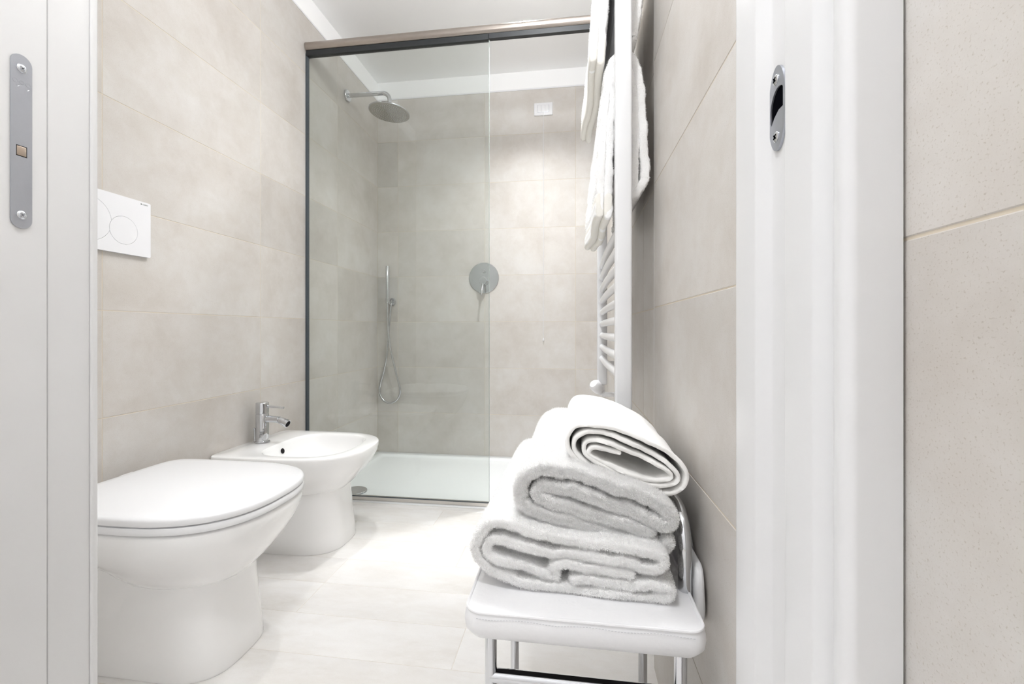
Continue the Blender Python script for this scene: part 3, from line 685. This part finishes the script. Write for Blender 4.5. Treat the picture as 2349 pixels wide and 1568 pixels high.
# --- folded stack on the chair: bottom towel
SEAT = .440
Pb = [(.088, .4790), (.028, .4825), (-.014, .4850), (-.027, .4770), (-.022, .4660), (-.045, .4700), (-.085, .4780), (-.114, .4835), (-.127, .4985), (-.116, .5130), (-.085, .5075), (-.035, .5005), (.02, .4990), (.075, .4975), (.116, .4880), (.136, .4985), (.118, .5130),
      (.05, .5175), (-.02, .5215), (-.08, .5330), (-.117, .5360), (-.140, .5150), (-.143, .490), (-.123, .4665), (-.085, .4545), (-.02, .4490), (.055, .4475), (.115, .4475), (.141, .4515), (.146, .4620), (.128, .4665), (.085, .4640), (.004, .4640)]
def xf_bot(x, y, z, f):
    k = np.clip((x+.15)/.30, 0, 1)
    x = np.where(x > 0, x*.945, x); return x+.010*f, y-.014*k*(1-f), np.maximum(z+f*f*.006, SEAT+.004)
def acc_stack(y0, y1, topx, topz, lift):
    """pile on the near end and on the outer skin of the fold"""
    def a(c, n):
        d = np.maximum(0, c[:, 1]-y0-.002); front = np.clip(1-d/.05, 0, 1)
        f = np.clip((c[:, 1]-y0)/(y1-y0), 0, 1)
        zt = np.interp(c[:, 0], topx, topz)+lift(f)
        skin = ((n[:, 2] > .15) & (c[:, 2] > zt-.002)) | ((n[:, 0] < -.35) & (c[:, 0] < topx[0]+.012))
        return np.maximum(front, .62*skin)
    return a
ACB = acc_stack(.648, 1.10, [-.140, -.117, -.08, -.02, .05, .111], [.515, .536, .533, .5215, .5175, .513], lambda f: .006*f*f)
ACM = acc_stack(.662, 1.05, [-.077, -.058, -.025, .024, .071, .119, .1425], [.588, .608, .613, .603, .589, .572, .555], lambda f: .012*f*f+.006*f)
towel('folded_bath_towel', 'thick white terry bath towel at the bottom of the stack, lying on the chair seat', (0, .85, SEAT), Pb, .0142, .648, 1.10, xf_bot, npile=330000, seed=3, plen=.0036, pw=.0007, accept=ACB, group='towels stacked on the chair')
# --- middle towel
Pm = [(.120, .526), (.060, .541), (.010, .5525), (-.030, .563), (-.052, .575), (-.040, .586), (-.010, .584), (.040, .5715), (.090, .556), (.130, .5415), (.150, .540), (.151, .555), (.125, .572), (.075, .589), (.025, .603), (-.025, .613), (-.058, .608), (-.077, .588), (-.077, .562), (-.045, .5455), (.01, .533), (.06, .5185), (.105, .505), (.135, .500), (.148, .512)]
def xf_mid(x, y, z, f): x = np.where(x > 0, x*.95, x); return x+.012*f, y+.0*x, z+.012*f*f+.006*f
towel('folded_hand_towel', 'plush white terry towel folded in the middle of the stack', (0, .85, .53), Pm, .0180, .662, 1.05, xf_mid, npile=330000, seed=5, plen=.0042, pw=.0008, accept=ACM, group='towels stacked on the chair', wob=.0016)
# --- top towel: flat roll of thin weave
tk = .0072
Pt = [(.070, .6330), (.030, .6400), (.022, .6290), (.050, .6140), (.090, .5990), (.120, .5920), (.146, .5945), (.150, .6040), (.125, .6190), (.080, .6380), (.045, .6500), (.022, .6500), (.013, .6400), (.018, .6270), (.050, .6080), (.090, .5910), (.130, .5830), (.155, .5890), (.1620, .6010),
      (.145, .6190), (.110, .6390), (.070, .6560), (.035, .6650), (.010, .6620), (-.003, .6480), (.003, .6280), (.030, .6060), (.070, .5870), (.110, .5740), (.145, .5710), (.168, .5830), (.1750, .6030), (.160, .6260), (.120, .6500), (.075, .6670), (.030, .6760), (-.001, .6720), (-.0130, .6520), (-.0090, .6300), (.010, .6110)]
def xf_top(x, y, z, f):
    cx = .085; s = 1-.06*f
    return .004+cx+(x-cx)*s*.97-.004*f, y+(.03*(.62-z)*(1-f)), z-.003+.012*f
towel('rolled_guest_towel', 'small flat-woven white towel rolled on top of the stack', (.08, .82, .61), Pt, tk, .700, .935, xf_top, mat='waffle', npile=60000, seed=8, plen=.0009, pw=.0004, group='towels stacked on the chair', wob=.0005, ny=16, step=.004)

# --- towels hanging over the radiator bars
H2 = [(.0680, 1.1090), (.0700, 1.2000), (.0760, 1.3050), (.0840, 1.4050), (.0960, 1.4680), (.1190, 1.4930), (.1440, 1.4780), (.1600, 1.4300), (.1670, 1.3400), (.1720, 1.2500), (.1755, 1.1950), (.1660, 1.1740), (.1480, 1.1540),
      (.1480, 1.1950), (.1505, 1.2700), (.1490, 1.3600), (.1410, 1.4350), (.1195, 1.4640), (.1010, 1.4350), (.0950, 1.3500), (.0900, 1.2400), (.0880, 1.1050)]
def xf_hang(x, y, z, f):
    k = np.clip((1.45-z)/.4, 0, 1)*(x < .12)
    return x-.014*f*k-.004*np.sin(f*9)*k, y+0*x, z-.012*np.sin(f*PI)*k
def acc_hang(zh): return lambda c, n: np.where(c[:, 1] < 1.13, 1.0, .5*(n[:, 0] < -.2))*((c[:, 2] > zh) | (c[:, 0] > .12))
def hems(t, paths, th, xf):
    for k, P in enumerate(paths):
        V, F = ribbon(P, th, 1.0715, 1.5205, 14, xf, seed=20+k, wob=.0003)
        h = mesh('hem', V, F, 'hem', t, True, 80); h['label'] = 'cream flat-woven hem'
tw = towel('hanging_towel', 'white terry towel folded over the middle radiator bars', (.12, 1.3, 1.46), H2, .0200, 1.072, 1.52, xf_hang, npile=120000, plen=.0030, pw=.0008, seed=12, group='towels hanging on the radiator', accept=acc_hang(1.155))
hems(tw, [[(.0680, 1.1070), (.0682, 1.128), (.0690, 1.150)], [(.0880, 1.1030), (.0881, 1.124), (.0885, 1.146)]], .0206, xf_hang)
H1 = [(.0560, 1.4850), (.0600, 1.5600), (.0680, 1.6800), (.0800, 1.7800), (.0960, 1.8500), (.1195, 1.8800), (.1500, 1.8500), (.1680, 1.7600), (.1660, 1.6600), (.1530, 1.5700), (.1440, 1.5200),
      (.1420, 1.5600), (.1450, 1.6600), (.1440, 1.7700), (.1360, 1.8400), (.1195, 1.8560), (.1040, 1.8380), (.0940, 1.7700), (.0850, 1.6700), (.0780, 1.5600), (.0740, 1.4780)]
def xf_hang1(x, y, z, f):
    k = np.clip((1.80-z)/.4, 0, 1)*(x < .12)
    return x-.018*f*k-.005*np.sin(f*8+1)*k, y+0*x, z-.01*np.sin(f*PI)*k
tw = towel('hanging_towel', 'white terry towel hanging highest on the radiator, its lower end curling', (.12, 1.3, 1.86), H1, .0195, 1.072, 1.52, xf_hang1, npile=110000, plen=.0030, pw=.0008, seed=14, group='towels hanging on the radiator', accept=acc_hang(1.535))
hems(tw, [[(.0560, 1.4830), (.0570, 1.506), (.0583, 1.530)], [(.0740, 1.4760), (.0751, 1.499), (.0762, 1.522)]], .0201, xf_hang1)

# ------------------------------------------------------------------ chair
ch = thing('padded_chair', 'low chrome-legged chair with a white padded seat, holding the towels', 'chair', (.01, .78, 0))
# cushion: puffed rounded box
def cushion(x0, x1, y0, y1, z0, z1, r, name, mat, parent, puff=.004):
    zsec = [(z0, r*.9), (z0+.003, r*.45), (z0+(z1-z0)*.3, r*.08), (z0+(z1-z0)*.55, 0), (z0+(z1-z0)*.80, r*.06), (z1-.0035, r*.16), (z1-.001, r*.24)]
    rings = []
    for (z, ins) in zsec: rings.append(rrect(x0+ins, x1-ins, y0+ins, y1-ins, .022, z, 6))
    for (ins, dz) in ((r*.34, -.0004), (r*.9, .0012), (.05, puff*.7), (.10, puff)):
        rings.append(rrect(x0+ins, x1-ins, y0+ins, y1-ins, .022, z1+dz, 6))
    b = B().loft(rings)
    vs = []
    for (x, y, z) in b.v:   # slight slumping wrinkles along the edge
        w_ = .0012*math.sin(x*70)+.0010*math.sin(y*55+1)
        vs.append((x, y, z+(w_ if z > z1-.006 else w_*.6)))
    return mesh(name, vs, b.f, mat, parent, True, 60)
seat = cushion(-.150, .176, .584, 1.02, .397, .4375, .016, 'seat', 'vinyl', ch, puff=.0018)
pp = [(p[0], p[1], .4368+.0012*math.sin(p[0]*70)+.0010*math.sin(p[1]*55+1)) for p in rrect(-.1462, .1722, .5872, 1.0162, .0205, 0, 6)]
B().tube(pp+[pp[0]], .0022, 8, False).obj('piping', 'vinyl', seat)
st = B()
for i in range(70):
    x = -.128+.284*i/69
    st.tube([(x-.0013, .5845, .4312+.0012*math.sin(x*70)), (x+.0013, .5845, .4312+.0012*math.sin(x*70))], .0004, 5)
q = st.obj('stitching', 'thread', seat); q['kind'] = 'stuff'
for (x, y) in ((-.1175, .632), (-.1175, .905), (.1500, .632), (.1420, .905)):
    B().tube([(x, y, .0), (x, y, .02), (x, y, .3985)], .0088, 18).lathe([(.0115, .0002), (.0115, .014), (.0095, .016)], (x, y, 0), n=16).obj('leg', 'chrome', ch)
B().tube([(-.1175, .632, .318), (.1500, .632, .318)], .0095, 18).obj('crossbar', 'chrome', ch)
B().tube([(-.1175, .905, .318), (.1420, .905, .318)], .0085, 18).obj('crossbar', 'chrome', ch)
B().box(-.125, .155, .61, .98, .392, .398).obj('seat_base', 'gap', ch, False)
hoop = [(.166, .682, .400), (.166, .682, .49)]+[(.166+.0*a, .732-.05*math.cos(a), .49+.05*math.sin(a)) for a in [PI/2*i/8 for i in range(1, 9)]]+[(.166, .90, .540)]+[(.166, .90+.05*math.sin(a), .49+.05*math.cos(a)) for a in [PI/2*i/8 for i in range(1, 9)]]+[(.166, .95, .400)]
B().tube([(x+.002, y, z+.006) for x, y, z in hoop], .0098, 18).obj('back_frame', 'chrome', ch)
bp_ = cushion(0, .29, 0, .088, 0, .017, .008, 'backrest', 'vinyl', ch, puff=.001)
for v in bp_.data.vertices:
    a, b_, c_ = v.co; v.co = (.1790+c_*.95, .674+a, .385+b_)
bp_.data.update()
